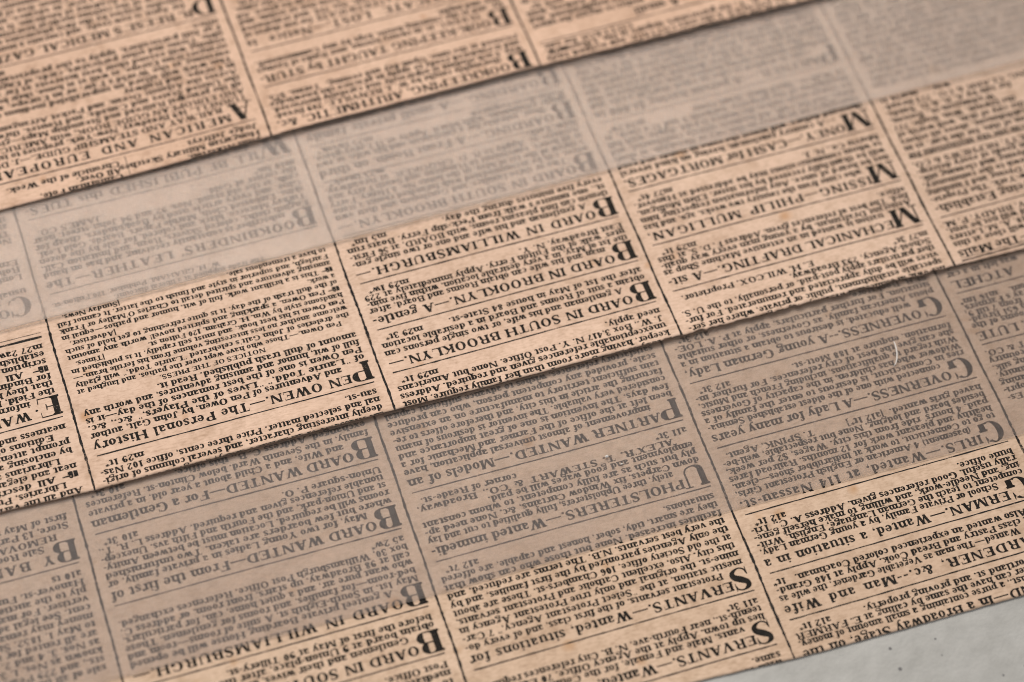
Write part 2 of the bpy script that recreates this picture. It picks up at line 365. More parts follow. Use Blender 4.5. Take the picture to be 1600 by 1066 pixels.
    g = new('&', 720, 1); g.ring(290, 540, 150, 165, T_ * .8, h_); g.ring(260, 190, 215, 198, T_, h_, 60, 330); g.diag(560, 0, 230, 460, T_ * 1.0); g.stroke([(430, 40, h_), (560, 200, h_), (620, 340, h_)]); g.r(520, 340, 700, 340 + h_); g.r(500, 0, 690, h_)
    # ---- figures
    t = T * 1.05
    g = new('0', 480); g.ring(240, 345, 195, 355, t, h)
    g = new('1', 400); g.stem(200, 0, 700, w=t, bot='s', hw=140); g.p((70, 600), (70, 565), (160, 600), (160, 700))
    g = new('2', 480); g.stroke([(110, 540, h * 1.2), (130, 640, h * 1.3), (240, 688, h * 1.5), (360, 600, t * .8), (365, 480, t), (270, 310, t * .6), (110, 90, h * 1.2), (70, 20, h)]); g.ball(120, 540, 58); g.p((70, 10), (90, 110), (220, 95), (330, 60), (400, 120), (425, 170), (410, 20), (320, 0), (200, 30))
    g = new('3', 480); g.stroke([(105, 580, h), (150, 670, h * 1.3), (250, 690, h * 1.4), (345, 600, t * .8), (340, 470, t * .8), (230, 385, h * 1.2), (160, 380, h)]); g.stroke([(160, 380, h), (260, 375, h * 1.2), (370, 280, t * .9), (370, 110, t), (240, 6, h * 1.5), (120, 40, h * 1.2), (85, 130, h)]); g.ball(115, 560, 52); g.ball(105, 140, 55)
    g = new('4', 490); g.stem(320, 0, 700, w=t, bot='s', hw=120); g.diag(60, 190, 310, 700, h * 1.4); g.r(50, 180, 445, 180 + h)
    g = new('5', 480); g.r(120, 400, 120 + h, 700); g.p((120, 700), (120, 610), (360, 620), (400, 720), (340, 690)); g.stroke([(130, 400, h), (230, 450, h * 1.4), (370, 370, t * .85), (390, 210, t), (330, 60, t * .7), (210, 6, h * 1.4), (100, 60, h), (85, 140, h)]); g.ball(108, 140, 55)
    g = new('6', 480); g.ring(245, 205, 190, 213, t, h); g.stroke([(95, 230, t), (110, 450, t * .95), (200, 650, t * .5), (310, 692, h * 1.2), (380, 620, h)]); g.ball(365, 590, 50)
    g = new('7', 460); g.stroke([(410, 650, h), (300, 430, h * 1.4), (210, 200, t * .85), (200, 10, t)]); g.p((65, 480), (90, 480), (110, 570), (200, 600), (330, 560), (420, 660), (420, 700), (330, 640), (200, 690), (90, 690), (65, 700))
    g = new('8', 480); g.ring(240, 530, 165, 170, t * .8, h); g.ring(240, 190, 195, 200, t, h)
    g = new('9', 480); g.ring(235, 490, 190, 208, t, h); g.stroke([(385, 470, t), (370, 250, t * .95), (280, 50, t * .5), (170, 4, h * 1.2), (100, 80, h)]); g.ball(115, 110, 50)
    g = new('$', 480); g.P = [[(x * .85 + 20, y) for x, y in q] for q in F['S'].P]; g.r(235, -80, 235 + h, 780)
    # ---- points
    g = new('.', 240); g.ball(115, 66, 86)
    g = new(',', 240); g.ball(110, 62, 80); g.p((165, 55), (175, 20), (130, -95), (85, -130), (70, -110), (115, -50))
    g = new(':', 240); g.ball(115, 58, 64); g.ball(115, 380, 64)
    g = new(';', 240); g.ball(115, 380, 64); g.ball(110, 58, 66); g.p((165, 55), (175, 20), (130, -95), (85, -130), (70, -110), (115, -50))
    g = new('-', 300); g.r(40, 190, 260, 190 + T * .75)
    g = new('—', 1000); g.r(30, 215, 970, 215 + max(h * 1.3, 76))
    g = new('–', 330); g.r(30, 225, 300, 225 + max(h * 1.5, 52))
    g = new("'", 220); g.ball(110, 660, 60); g.p((160, 655), (168, 610), (125, 520), (80, 490), (70, 505), (110, 560))
    for ch, s in (('“', -1), ('”', 1)):
        g = new(ch, 400)
        for x in (110, 270):
            g.ball(x, 640, 56); g.p((x + s * 50, 640), (x + s * 56, 600), (x + s * 15, 520) if s > 0 else (x - 15, 760), (x - s * 30, 490) if s > 0 else (x + 30, 790), (x, 560) if s > 0 else (x, 720))
    g = new('*', 340)
    for k in range(3):
        a = math.radians(90 + 60 * k); c, s_ = math.cos(a), math.sin(a)
        g.p((170 + 165 * c - 34 * s_, 520 + 165 * s_ + 34 * c), (170 + 165 * c + 34 * s_, 520 + 165 * s_ - 34 * c), (170 - 165 * c + 34 * s_, 520 - 165 * s_ - 34 * c), (170 - 165 * c - 34 * s_, 520 - 165 * s_ + 34 * c))
    g = new('(', 280); g.ring(330, 270, 250, 480, T * .8, h, 125, 235)
    g = new(')', 280); g.ring(-50, 270, 250, 480, T * .8, h, -55, 55)
    g = new('[', 260); g.r(80, -180, 80 + h * 1.6, 740); g.r(80, 740 - h, 220, 740); g.r(80, -180, 220, -180 + h)
    g = new(']', 260); g.r(150, -180, 150 + h * 1.6, 740); g.r(30, 740 - h, 170, 740); g.r(30, -180, 170, -180 + h)
    g = new('!', 260); g.ball(120, 58, 66); g.p((95, 200), (145, 200), (180, 700), (60, 700))
    # pointing hand: cuff, fist with thumb, long forefinger
    g = new('☞', 1180)
    g.p((30, -40), (330, -90), (330, 640), (30, 600))
    g.p((370, -60), (560, -110), (700, -40), (740, 120), (690, 260), (370, 560))
    g.p((370, 560), (470, 690), (620, 650), (700, 520), (620, 430), (470, 480))
    g.p((560, 290), (640, 470), (900, 455), (1130, 440), (1165, 375), (1130, 320), (900, 300))
    for k in range(3): g.ball(650 + 14 * k, -30 + 105 * k, 78, 56)
    g = new(' ', 250)
    out = {}
    for c, g in F.items():
        out[c] = (g.w, [np.array(q) for q in g.P])
    return out

F_BODY = build_font(166, 80, 168, 80, 525)
F_HEAD = build_font(150, 70, 170, 70, 495)
F_DROP = build_font(120, 40, 174, 38)

# ------------------------------------------------------------------ sheets: frames, heights, edges
P = 57.0          # column pitch, mm
rng = random.Random(7)

def undul(x, y):   # everything rides on the same gentle unevenness (mm)
    return 0.17 * np.sin(x * 0.055 + 0.6) * np.cos(y * 0.047 + 0.3) + 0.07 * np.sin(x * 0.13 + y * 0.09) + 0.022 * np.sin(x * 0.31 - y * 0.22) * np.sin(y * 0.27 + 1.0) 

def vnoise(seed, step, lo=-400, hi=500):
    r = np.random.RandomState(seed)
    xs = np.arange(lo, hi, step)
    ys = r.rand(len(xs)) - 0.5
    return lambda u: np.interp(u, xs, ys)

class Sheet:
    def __init__(self, key, sx, t, z, edge, lift, lam, rough):
        self.sx, self.t, self.z = sx, t, z
        self.eu, self.ev = [e[0] for e in edge], [e[1] for e in edge]
        self.lu, self.lv = [l[0] for l in lift], [l[1] for l in lift]
        self.lam = lam
        self.n1, self.n2 = vnoise(key, 0.35), vnoise(key + 50, 2.2)
        self.rough = rough
        self.root = None
    def lift(self, u):
        k = np.linspace(-12, 12, 7)
        return 0.66 * sum(np.interp(np.asarray(u) + d, self.lu, self.lv) for d in k) / 7
    def edge(self, u):
        u = np.asarray(u, float)
        r = np.interp(u, [self.rough[0] - 6, self.rough[0], self.rough[1], self.rough[1] + 8], [0.10, self.rough[2], self.rough[2], 0.10])
        return np.interp(u, self.eu, self.ev) + self.n1(u) * r + self.n2(u) * r * 0.8
    def height(self, u, v):
        x, y = self.xy(u, v)
        d = np.maximum(v - np.interp(u, self.eu, self.ev), 0)
        return self.z + undul(x, y) + self.lift(u) * np.exp(-(d / self.lam) ** 1.25)
    def xy(self, u, v):
        x = -np.asarray(u, float) + self.sx
        c, s = math.cos(self.t), math.sin(self.t)
        return c * x - s * np.asarray(v, float), s * x + c * np.asarray(v, float)
    def world(self, u, v, dz=0.0):
        x, y = self.xy(u, v)
        d = np.maximum(v - np.interp(u, self.eu, self.ev), 0)
        c = self.lift(u) * np.exp(-(d / self.lam) ** 1.25)        # a lifted edge also draws back a little
        return np.stack([(x - 0.24 * c + OX) * MM, (y - 0.56 * c) * MM, (self.height(u, v) + dz) * MM], -1)

SA = Sheet(1, -3.86394, 0.0106773, 0.59,
           [(-60, 60.2), (53.8, 60.4), (114, 61.2), (170, 60.8), (226, 59.8), (320, 58.5)],
           [(-60, 1.4), (20, 1.3), (60, 1.4), (110, 1.2), (150, 1.2), (185, 1.1), (215, 0.6), (240, 0.35), (330, 0.3)], 7.0, (20, 112, 0.3))
SB = Sheet(2, 0.0, 0.0, -0.02,
           [(-60, -11.5), (42, -10), (57, -9.6), (114, -8.6), (171, -7.7), (228, -7.5), (245, -6.6), (330, -5.0)],
           [(-60, 0.8), (30, 0.7), (60, 0.9), (100, 1.0), (140, 1.0), (185, 1.1), (215, 0.85), (240, 0.4), (330, 0.3)], 6.0, (62, 112, 0.55))
SC = Sheet(3, -4.0424304, -0.0105869, -0.42,
           [(-60, -80.2), (69, -79.3), (113.5, -78.6), (132, -77.6), (330, -75.0)],
           [(-60, 0.12), (330, 0.12)], 4.0, (400, 410, 0.2))

def link(name, verts, faces, mat, parent=None, smooth=False):
    me = bpy.data.meshes.new(name)
    me.from_pydata(verts, [], faces)
    me.materials.append(mat)
    if smooth: me.polygons.foreach_set('use_smooth', [True] * len(me.polygons))
    me.update()
    o = bpy.data.objects.new(name, me)
    COL.objects.link(o)
    if parent is not None:
        o.parent = parent
        o.matrix_parent_inverse = parent.matrix_basis.inverted()
    return o

def tag(o, label, cat=None, kind=None, group=None):
    if label: o['label'] = label
    if cat: o['category'] = cat
    if kind: o['kind'] = kind
    if group: o['group'] = group
    return o

def sheet_mesh(name, hfun, edgefun, u0, u1, v1, thick, mat, parent=None, du=0.7):
    us = np.arange(u0, u1 + du, du)
    # rows dense near the lower edge, coarser far in
    d = np.concatenate([np.arange(0, 24, 0.5), np.arange(24, 400, 1.5)])
    e = edgefun(us)
    rows = [v for v in d if v < v1 - e.mean()]
    n, m = len(us), len(rows)
    U = np.repeat(us[None, :], m, 0)
    V = e[None, :] + np.array(rows)[:, None]
    # let the raggedness of the edge fade out a millimetre inside
    top = hfun(U, V, 0.0).reshape(-1, 3)
    verts = [top]
    idx = np.arange(n * m).reshape(m, n)
    q = np.stack([idx[:-1, :-1], idx[1:, :-1], idx[1:, 1:], idx[:-1, 1:]], -1).reshape(-1, 4)
    faces = [q]
    if thick > 0:
        bot = hfun(U, V, -thick).reshape(-1, 3)
        verts.append(bot)
        faces.append(q[:, ::-1] + n * m)
        ring = np.concatenate([idx[0, :], idx[1:, -1], idx[-1, -2::-1], idx[-2:0:-1, 0]])
        nx = np.roll(ring, -1)
        faces.append(np.stack([ring, nx, nx + n * m, ring + n * m], -1))
    return link(name, np.concatenate(verts).tolist(), np.concatenate(faces).tolist(), mat, parent, True)

def empty(name, loc):
    o = bpy.data.objects.new(name, None)
    o.empty_display_size = 0.01
    COL.objects.link(o)
    o.location = loc
    return o

def clip_low(poly, e):
    out = []
    n = len(poly)
    for i in range(n):
        a, b = poly[i], poly[(i + 1) % n]
        ia, ib = a[1] >= e, b[1] >= e
        if ia: out.append(a)
        if ia != ib:
            t = (e - a[1]) / (b[1] - a[1])
            out.append(a + (b - a) * t)
    return np.array(out) if len(out) >= 3 else None

VIS_V = {id(SA): 125.0, id(SB): 76.0, id(SC): 4.0}

class Ink:                                    # gathers letters in sheet millimetres, becomes one mesh
    def __init__(self, sh): self.sh, self.polys = sh, []
    def glyph(self, F, c, u, v, sx, sy):
        w, ps = F.get(c, F['o'])
        if c != ' ' and v > -1e9:
            ju, jv, k = rng.gauss(0, .012), rng.gauss(0, .022), 1 + rng.gauss(0, .012)
            sl = rng.gauss(0, 0.012)
            heavy = rng.random() < 0.16          # an over-inked letter
            for q in ps:
                if heavy: self.polys.append(np.stack([u + ju + rng.choice((-.05, .05)) + q[:, 0] * sx, v + jv + .02 - q[:, 1] * sy * k], -1))
                self.polys.append(np.stack([u + ju + (q[:, 0] + sl * q[:, 1]) * sx, v + jv - q[:, 1] * sy * k], -1))
        return w * sx
    def rect(self, u0, u1, v, th, wob=0.03):
        n = max(2, int((u1 - u0) / 1.2))
        us = np.linspace(u0, u1, n + 1)
        a = [rng.gauss(0, wob * .4) for _ in us]; t = [th * (1 + rng.gauss(0, .16)) for _ in us]
        for i in range(n):
            self.polys.append(np.array([(us[i], v + a[i] - t[i] / 2), (us[i + 1], v + a[i + 1] - t[i + 1] / 2), (us[i + 1], v + a[i + 1] + t[i + 1] / 2), (us[i], v + a[i] + t[i] / 2)]))
    def vrule(self, u, v0, v1, th):
        n = int((v1 - v0) / 0.6)
        vv = np.linspace(v0, v1, n + 1)
        a = [0.05 * math.sin(y * .35) + rng.gauss(0, .018) for y in vv]; t = [th * max(.5, 1 + rng.gauss(0, .2)) for _ in vv]
        for i in range(n):
            self.polys.append(np.array([(u + a[i] - t[i] / 2, vv[i]), (u + a[i] + t[i] / 2, vv[i]), (u + a[i + 1] + t[i + 1] / 2, vv[i + 1]), (u + a[i + 1] - t[i + 1] / 2, vv[i + 1])]))
    def build(self, name, parent, mat=None):
        sh = self.sh
        keep = []
        if self.polys:
            mn = np.array([q[:, 1].min() for q in self.polys]); um = np.array([q[:, 0].mean() for q in self.polys])
            ed = sh.edge(um) + 0.02
            for q, a, e in zip(self.polys, mn, ed):
                if a < e:
                    q = clip_low(q, e)
                    if q is None: continue
                keep.append(q)
        if not keep: return None
        pts = np.concatenate(keep)
        L = [len(q) for q in keep]
        zj = np.concatenate([np.full(n, (i * 7 % 11) * 0.0005) for i, n in enumerate(L)])
        co = sh.world(pts[:, 0], pts[:, 1], 0.014 + zj)
        st = np.cumsum([0] + L[:-1])
        return link(name, co.tolist(), [list(range(s, s + n)) for s, n in zip(st, L)], mat or M_INK, parent)

def set_line(ink, text, F, cap, u0, u1, v, mode='j', xs0=1.27, head=False):
    sy = cap / 700.0
    if '|' in text:
        a, b = text.split('|')
        set_line(ink, a, F, cap, u0, u1, v, 'l', xs0); set_line(ink, b, F, cap, u0, u1 - 1.2, v, 'r', xs0); return
    W_ = sum(F.get(c, F['o'])[0] for c in text) * sy
    ns = text.count(' ')
    avail = u1 - u0
    gap = sp = 0.0
    xs = xs0
    if mode == 'j':
        k = avail / W_
        if head:
            xs = min(max(k, 0.9), 1.16)
            rest = avail - W_ * xs
            unit = rest / max(1, (len(text) - 1) + 2.6 * ns)
            gap = unit; sp = unit * 2.6
        else:
            xs = min(max(k, 0.80 * xs0), 1.10 * xs0)
            rest = avail - W_ * xs
            if rest < 0: xs = k; rest = 0
            if ns: sp = rest / ns
            if sp > 2.2: gap = (sp - 2.2) * ns / (len(text)); sp = 2.2
    u = u0
    if mode == 'r': u = u1 - W_ * xs
    if mode == 'c': u = (u0 + u1) / 2 - W_ * xs / 2
    for c in text:
        u += ink.glyph(F, c, u, v, sy * xs, sy) + gap + (sp if c == ' ' else 0)

L0, R0 = 2.0, 55.2       # text margins inside a column
BODY, HEAD, DROP = 1.30, 1.86, 4.35
PITCH = 1.72

def body_lines(ink, c0, lines, v, pitch, cap, indent=0.0, xs0=1.27):
    for i, t in enumerate(lines):
        u0 = c0 + L0 + (indent if i == 0 else 0)
        u1 = c0 + R0
        mode = 'j'
        f = t[:1]
        if f == '~': mode, t = 'l', t[1:]
        elif f == '>': mode, t = 'r', t[1:]
        elif f == '^': mode, t = 'c', t[1:]
        elif f == '+': u0 += 2.6; mode, t = 'l', t[1:]
        if t: set_line(ink, t, F_BODY, cap, u0, u1, v + i * pitch, mode, xs0)

def ad(sh, col, v0, v1, drop, head, lines, label=None, rule=True, extra=None, b1=None, pitch=None, head_mode='j', rule_u=(1.9, 55.0)):
    """One classified notice: divider line on top, big initial, spaced heading, body lines down to v1."""
    c0 = col * P
    body = Ink(sh)
    n = len(lines)
    if head:
        vb = v0 + 4.9 if b1 is None else b1
        pt = pitch or (min(1.82, (v1 - 1.5 - vb) / (n - 1)) if n > 1 else PITCH)
    else:
        pt = pitch or PITCH
        vb = (v1 - 1.5 - pt * (n - 1)) if b1 is None else b1
    dw = 0.0
    if drop:
        wd = F_DROP[drop][0] * DROP / 700 * 1.1
        dw = wd
    body_lines(body, c0, lines, vb, pt, BODY, dw + 0.5 if head and drop else (2.0 if head else 0))
    if extra:
        for L, v, p2, cap in extra: body_lines(body, c0, L, v, p2, cap, 2.0, 1.2)
    o = body.build('advertisement', sh.root)
    par = o or sh.root
    if label and o: o['label'] = label
    if rule:
        k = Ink(sh); k.rect(c0 + rule_u[0], c0 + rule_u[1], v0, 0.25); k.build('divider_line', par, M_RULE)
    if drop:
        k = Ink(sh); k.glyph(F_DROP, drop, c0 + 1.5, v0 + 4.98, DROP / 700 * 1.1, DROP / 700); k.build('initial_letter', par)
    if head:
        k = Ink(sh); set_line(k, head, F_HEAD, HEAD, c0 + L0 + (dw - 0.75 if drop else 0), c0 + R0, v0 + 2.8, head_mode, 1.2, head=True); k.build('heading', par)
    return o

def make_newspaper(sh, name, label, u0, u1, v1, cols, mat):
    xy = sh.xy(110, sh.edge(110) + 40)
    sh.root = empty(name, ((float(xy[0]) + OX) * MM, float(xy[1]) * MM, (sh.z - 0.07) * MM))
    tag(sh.root, label, 'newspaper', group='newspaper sheets overlapped in steps')
    sheet_mesh('paper', lambda u, v, dz: sh.world(u, v, dz), sh.edge, u0, u1, v1, 0.05, mat, sh.root)
    for k in cols:
        i = Ink(sh); i.vrule(k * P, float(sh.edge(k * P)) - 1, v1 - 1, 0.44); i.build('column_rule', sh.root, M_RULE)

# ------------------------------------------------------------------ the table
def table():
    n = 120
    xs = np.linspace(-0.42, 0.42, n)
    X, Y = np.meshgrid(xs, xs + 0.02)
    Z = (-0.62 + undul(X / MM - OX, Y / MM) - 0.02) * MM
    v = np.stack([X, Y, Z], -1).reshape(-1, 3)
    idx = np.arange(n * n).reshape(n, n)
    q = np.stack([idx[:-1, :-1], idx[:-1, 1:], idx[1:, 1:], idx[1:, :-1]], -1).reshape(-1, 4)
    b = len(v)
    lo = v.copy(); lo[:, 2] -= 0.025
    ring = np.concatenate([idx[0, :], idx[1:, -1], idx[-1, -2::-1], idx[-2:0:-1, 0]])
    nx = np.roll(ring, -1)
    f = np.concatenate([q, q[:, ::-1] + b, np.stack([ring, ring + b, nx + b, nx], -1)])
    o = link('tabletop', np.concatenate([v, lo]).tolist(), f.tolist(), M_TABLE, None, True)
    tag(o, None, None, kind='structure')
table()

# ------------------------------------------------------------------ bottom newspaper sheet
make_newspaper(SC, 'newspaper_sheet', 'lowest newspaper sheet, on the bare tabletop, with servants, gardener and upholsterers notices', -45, 300, 60, (0, 1, 2, 3, 4, 5), M_PAPER_C)
C = SC
ad(C, 0, -40, -28.3, '', '', ['>dyed and finished by the Es-', '>tablishment of the propri-', '>etors, Dyeing and cleaning', '>to the whole community,', '>and finishing silk,', '>goods of the country', '>BARRETT & CO.'], rule=False)
ad(C, 0, -28.3, -16.1, '', 'by DR. LUTE', ['>in the rooms of the', '>institute in 651 Broad-', '>way, from 7 till 9,', ">at Murray's Farmers'", '>club-room.    m16 1m*'], head_mode='r')
ad(C, 0, -16.1, -4, 'S', 'ATCHEL', ['>was left in a car', '>of the line this week', '>apply at the office.'], head_mode='r')
ad(C, 1, -80.4, -71.3, 'F', 'OUND—In a Broadway Stage, on the', ['1st inst., a purse containing a small amount of money.', 'The owner can have the same by calling at E. FARMER', "'S, 20 Cortland st. and proving property.|a12 1t*"], pitch=1.55, b1=-75.7)
ad(C, 1, -71.3, -61.6, 'G', 'ARDENER, &c.––Man and Wife', ['Wanted—The man as Vegetable Gardener, the wife as', 'first class Pastry and Bread Cook. Apply at 148 Grand-', 'st. Also wanted an experienced colored Coachman.   1t*'])
ad(C, 1, -61.6, -49.2, 'G', 'ERMAN.—Wanted, a situation in a', ['School or Private Family, by a young German Lady,', 'competent to teach the German Language, English, Writ-', 'ing, and Needle-work, and willing to make herself gene-', 'rally useful. Good references given. Address A. C., Tri-', 'bune office.|a12 1t*'])
ad(C, 1, -49.2, -34.7, 'G', 'IRLS.—Wanted, at 114 Nassau-st.', ['(basement) 4 American or English Protestant Girls,', 'to go to Connecticut, to work at Indiarubber shoes—clean,', 'healthy and pleasant work for 12 months. Railroad fares', "paid. 4 hours' ride from this city. Wages, $2 per week,", 'besides board and lodging. None but respectable, well-be-', 'haved girls wanted.  [a12 1t*]|T. SPINK, Agent.'])
ad(C, 1, -34.7, -20.2, 'G', 'OVERNESS.—A Lady for many years', ['connected with one of the oldest established Semina-', 'ries in Connecticut, is desirous to enter the family of a', 'Widower who has children, in the capacity of Governess', 'With regard to qualifications, including French and Music,', 'she can give the best of city references. For further in-', 'formation, enquire at 188 Mott-st.|a12 3t*'])
ad(C, 1, -20.2, -7.0, 'G', 'OVERNESS.––A young German Lady,', ['well educated, is desirous to obtain a situation in a', 'pious American family, as Governess, or other suitable', 'situation. For further particulars, apply at P. A. LOE-', 'SER, Bookstore.|a12 3t*'], pitch=1.72)
ad(C, 2, -90, -75.0, '', '', ['with confidence in the care and management of the', '~same.'], rule=False, b1=-77.9, pitch=1.5)
ad(C, 2, -75.0, -63.9, 'S', 'ERVANTS.—Wanted, competent Ser-', ['vants, Male and Female, for the Country and fami-', 'lies up town. Apply at the Agency Office, 70 East Four-', 'teenth-st., near Fourth-ave. N. B. City references required', 'a11 3t*|'])
ad(C, 2, -63.9, -41.7, 'S', 'ERVANTS.—Wanted, situations for', ['Protestant servants, of the first class, and of every do-', 'mestic station, at the “Select Protestant Agency,” 7 Car-', 'mine-st. the original and only true Protestant Agency in', 'this city. Also, excellent Catholic and Protestant servants,', 'at the old Society office, 106 Chambers-st. These are about', 'the only Agencies patronized by the first families, and by', 'the very best servants. N.B. The terms are reduced, and', 'facilities increased. None but those who can show that', 'they are smart, tidy, sober, honest and capable, are offered', 'situations.|a12 7t*'])
ad(C, 2, -41.7, -27.1, 'U', 'PHOLSTERERS.—Wanted immedi-', ['ately, three Upholsterers, fully qualified to cut and lay', 'down Carpets, fix Window Curtains, &c. None need ap-', 'ply but such as are fully competent, to whom constant', 'employment and good wages will be paid.|', "   ALEX'R. T. STEWART & CO., Broadway,", 'a11 3t*|corner of Reade-st.'])
ad(C, 2, -27.1, -4.5, 'P', 'ARTNER WANTED.—Models of an', ['improvement of almost universal application, have', 'been left at the office of the Farmer and Mechanic for a', 'few days. The Invention is one of great importance and', 'considered very valuable. The inventor is desirous of manu', 'facturing the article in this city, and therefore offers to re-', 'tain sufficient territory to manufacture on an extensive', 'scale, provided any competent person, who can produce', 'satisfactory references, wishes to advance sufficient capital', 'to carry on the business.'], pitch=1.74)
ad(C, 3, -80, -59.2, '', '', ['to Rent for a term of years, on application im-', 'mediately to the owner, at Box 214 Williamsburgh', '~Post Office.'], rule=False)
ad(C, 3, -59.2, -49.6, 'B', 'OARD IN SOUTH BROOKLYN.—', ['Gentlemen and their wives, or single persons, can', 'obtain board at 9 Union-place, after the house is open', 'before the first of May at 90 Tillery-st.|'])
ad(C, 3, -49.6, -33.3, 'B', 'OARD IN WILLIAMSBURGH.—', ['A genteel private Boarding House will be opened', 'May 1st, in South-Eighth st. A suite of rooms—room and', 'bed-room—for families, and rooms for gentlemen. Those', 'who want pure air, and a quiet home, can, for particulars,', 'call at 98 Broadway, up stairs, front room, or address C,', 'box 30, Williamsburgh Post Office. References exchanged.', 'a5 2w*|'])
ad(C, 3, -33.3, -18.5, 'B', 'OARD WANTED—From the first of', ['May, for two Young Ladies in a private family, or', 'where but few boarders are taken. Two unfurnished', 'rooms will be required. Location must be between Amity-', 'st and Union-park, and the Fourth and Fifth avs. Unexcep-', 'tionable references given and required. Address L. R. T.,', 'Union-square P. O.|a10 3t*'])
ad(C, 3, -18.5, -6.5, 'B', 'OARD WANTED—For a Gentleman', ['and Wife, and a Child about a year old, in a private', 'family, in the Seventh Ward, below Clinton-st. References', 'exchanged. Address C. B., this office.|a10 3t*', 'BOARD may be had in a quiet private family, by two'])
ad(C, 4, -60, -23.0, '', '', ['~sale of all the stores on the corner of', '~sts., and 229 Pearl-st., also the building', '~known as Nos. 1, 3, 5, 7, 9, and', '~as Nos. 3, 4 and 2. The quiet and', '~are all rented for the term ending', '~to May 1, 1852. Sixty per cent. of the', '~money may remain on mortgage at 6 per', '~cent. See legal advertisement, same ad-', '~vertiser. For maps and terms, ap-', '~ply to the auctioneers, No. 7', '~Hanover-st. Further notice', 'a10 ts|'], pitch=1.74, rule=False)
ad(C, 4, -23.0, -8, 'B', 'Y BANGS, BROTHER & CO.', ['~Sale Room, Nos. 204 and 13', '+REMOVAL to the new', '~Store, 13 Park-row, after the', '~first of May next.'])

# ------------------------------------------------------------------ tracing paper over the bottom sheet
def ring_len(o):
    return sum(1 for pl in o.data.polygons if max(pl.vertices) - min(pl.vertices) > len(o.data.vertices) // 2 - 1 and len({v >= len(o.data.vertices) // 2 for v in pl.vertices}) == 2)

def vellum(name, label, frame, z, edge, u0, u1, v1, lift, mat=None):
    n1 = vnoise(91, 30)
    eu, ev = [e[0] for e in edge], [e[1] for e in edge]
    ed = lambda u: np.interp(u, eu, ev) + 0.05 * n1(u)
    lu, lv = [l[0] for l in lift], [l[1] for l in lift]
    def hf(u, v, dz):
        x, y = frame.xy(u, v)
        d = np.maximum(v - np.interp(u, eu, ev), 0)
        zz = z + undul(x, y) + np.interp(u, lu, lv) * np.exp(-(d / 13.0) ** 1.5) + dz
        return np.stack([(x + OX) * MM, y * MM, zz * MM], -1)
    o = sheet_mesh(name, hf, ed, u0, u1, v1, 0.12, mat or M_VELLUM, None, 1.5)
    o.data.materials.append(M_VELLUM_EDGE_HIGHLIGHT)            # highlight along the cut lower edge, painted as a paler opaque colour
    nu = int(round((u1 - u0) / 1.5)) - 1
    for pl in list(o.data.polygons)[-ring_len(o):][:nu]: pl.material_index = 1
    tag(o, label, 'tracing paper', group='translucent sheets between the newspapers')
    return o, hf

vC, hC = vellum('tracing_paper', 'translucent sheet lying over the upper half of the lowest newspaper, nearest the bare table', SC, -0.14,
            [(-60, -48.9), (56, -48.7), (114, -47.6), (170, -48.0), (228, -47.0), (330, -46)], -45, 300, 70, [(-60, 0.02), (330, 0.02)])

# ------------------------------------------------------------------ middle newspaper sheet
make_newspaper(SB, 'newspaper_sheet', 'middle newspaper sheet, between the two translucent sheets, with Pen Owen and Brooklyn board notices', -45, 300, 100, (0, 1, 2, 3, 4, 5), M_PAPER_B)
B = SB
k = Ink(B); k.rect(1.9, 55.2, -9.0, 0.3); k.rect(1.9, 55.2, -8.4, 0.12); k.build('divider_line', B.root, M_RULE)
ad(B, 0, -9.4, 1.65, 'P', 'OST-OFFICE.—The Mails', ['>for the steamer will close at this', '>office on Saturday, at 10, A. M. Letters', '>not paid will not be sent.', '>WM. V. BRADY, P. M.'], head_mode='r', rule=False, pitch=1.62)
ad(B, 0, 1.65, 16.6, 'D', 'YEING.—The Dyeing Establish-', ['>ment of New-York. The Proprie-', '>tors of the Dyeing and Finishing', '>works are well known to the community,', '>for their dyeing and cleaning silk,', '>wool and cotton goods of every descrip-', '>BARRETT, NEPHEWS & CO.'], head_mode='r', pitch=1.75)
ad(B, 0, 16.6, 33.5, '', '', ['>for all who can use the Institutions for', '>the restoration of this, for the hair, as in', '>this establishment, above all others', '>in the city of skin, well worth of', '>the lawsuit, Wm. Bogle, 277', '>Washington-st., Boston.', '>for sale by A. B. & D. Sands,', '>C. H. RING, CLARK & CO., 273 Broad-', '>way.     mar16 1t'], pitch=1.78)
ad(B, 0, 33.5, 62, '', '', ['with every kind of Goods usually found in a Store of this', 'description, at prices lower than any other house in town,', 'and warranted to give entire satisfaction to the purchaser.', 'Country merchants are respectfully invited to call and ex-', 'amine the stock before purchasing elsewhere, as they will', 'find it greatly to their advantage, at 41 Maiden-lane, N. Y.', 'PAPER HANGINGS of the newest patterns, of French', 'and American manufacture, at wholesale and retail, by', 'the subscriber, who has constantly on hand a large and', 'well selected assortment, which he offers at low prices.', 'Orders from the country promptly attended to, and the', 'work executed by the best workmen in the city, on the', 'most reasonable terms, at 379 Broadway, corner of White.', 'PIANO-FORTES, new and second hand, for sale or to', 'let, at the ware-rooms, corner of Broadway and Grand.'], pitch=1.75, rule=False)
ad(B, 1, -24, 1.2, '', '', ['her own, in connection with any lady or gentleman, in a re-', 'spectable establishment, public or private, where her ser-', 'vices will be duly appreciated and remunerated. For fur-', 'ther particulars apply post-paid, or personally, to the U. S.', 'School-Agency, 293 Broadway.|', 'm27 3t*|E. H. WILCOX, Proprietor.'], rule=False)
ad(B, 1, 1.2, 12.3, 'M', 'ECHANICAL DRAFTING.—A sit-', ['uation is wanted in an extensive Machine Shop as', 'Assistant Draftsman, by a young man every way quali-', 'fied. The best of references given. Address F. D. S. at this', 'office.|m29 1t*'])
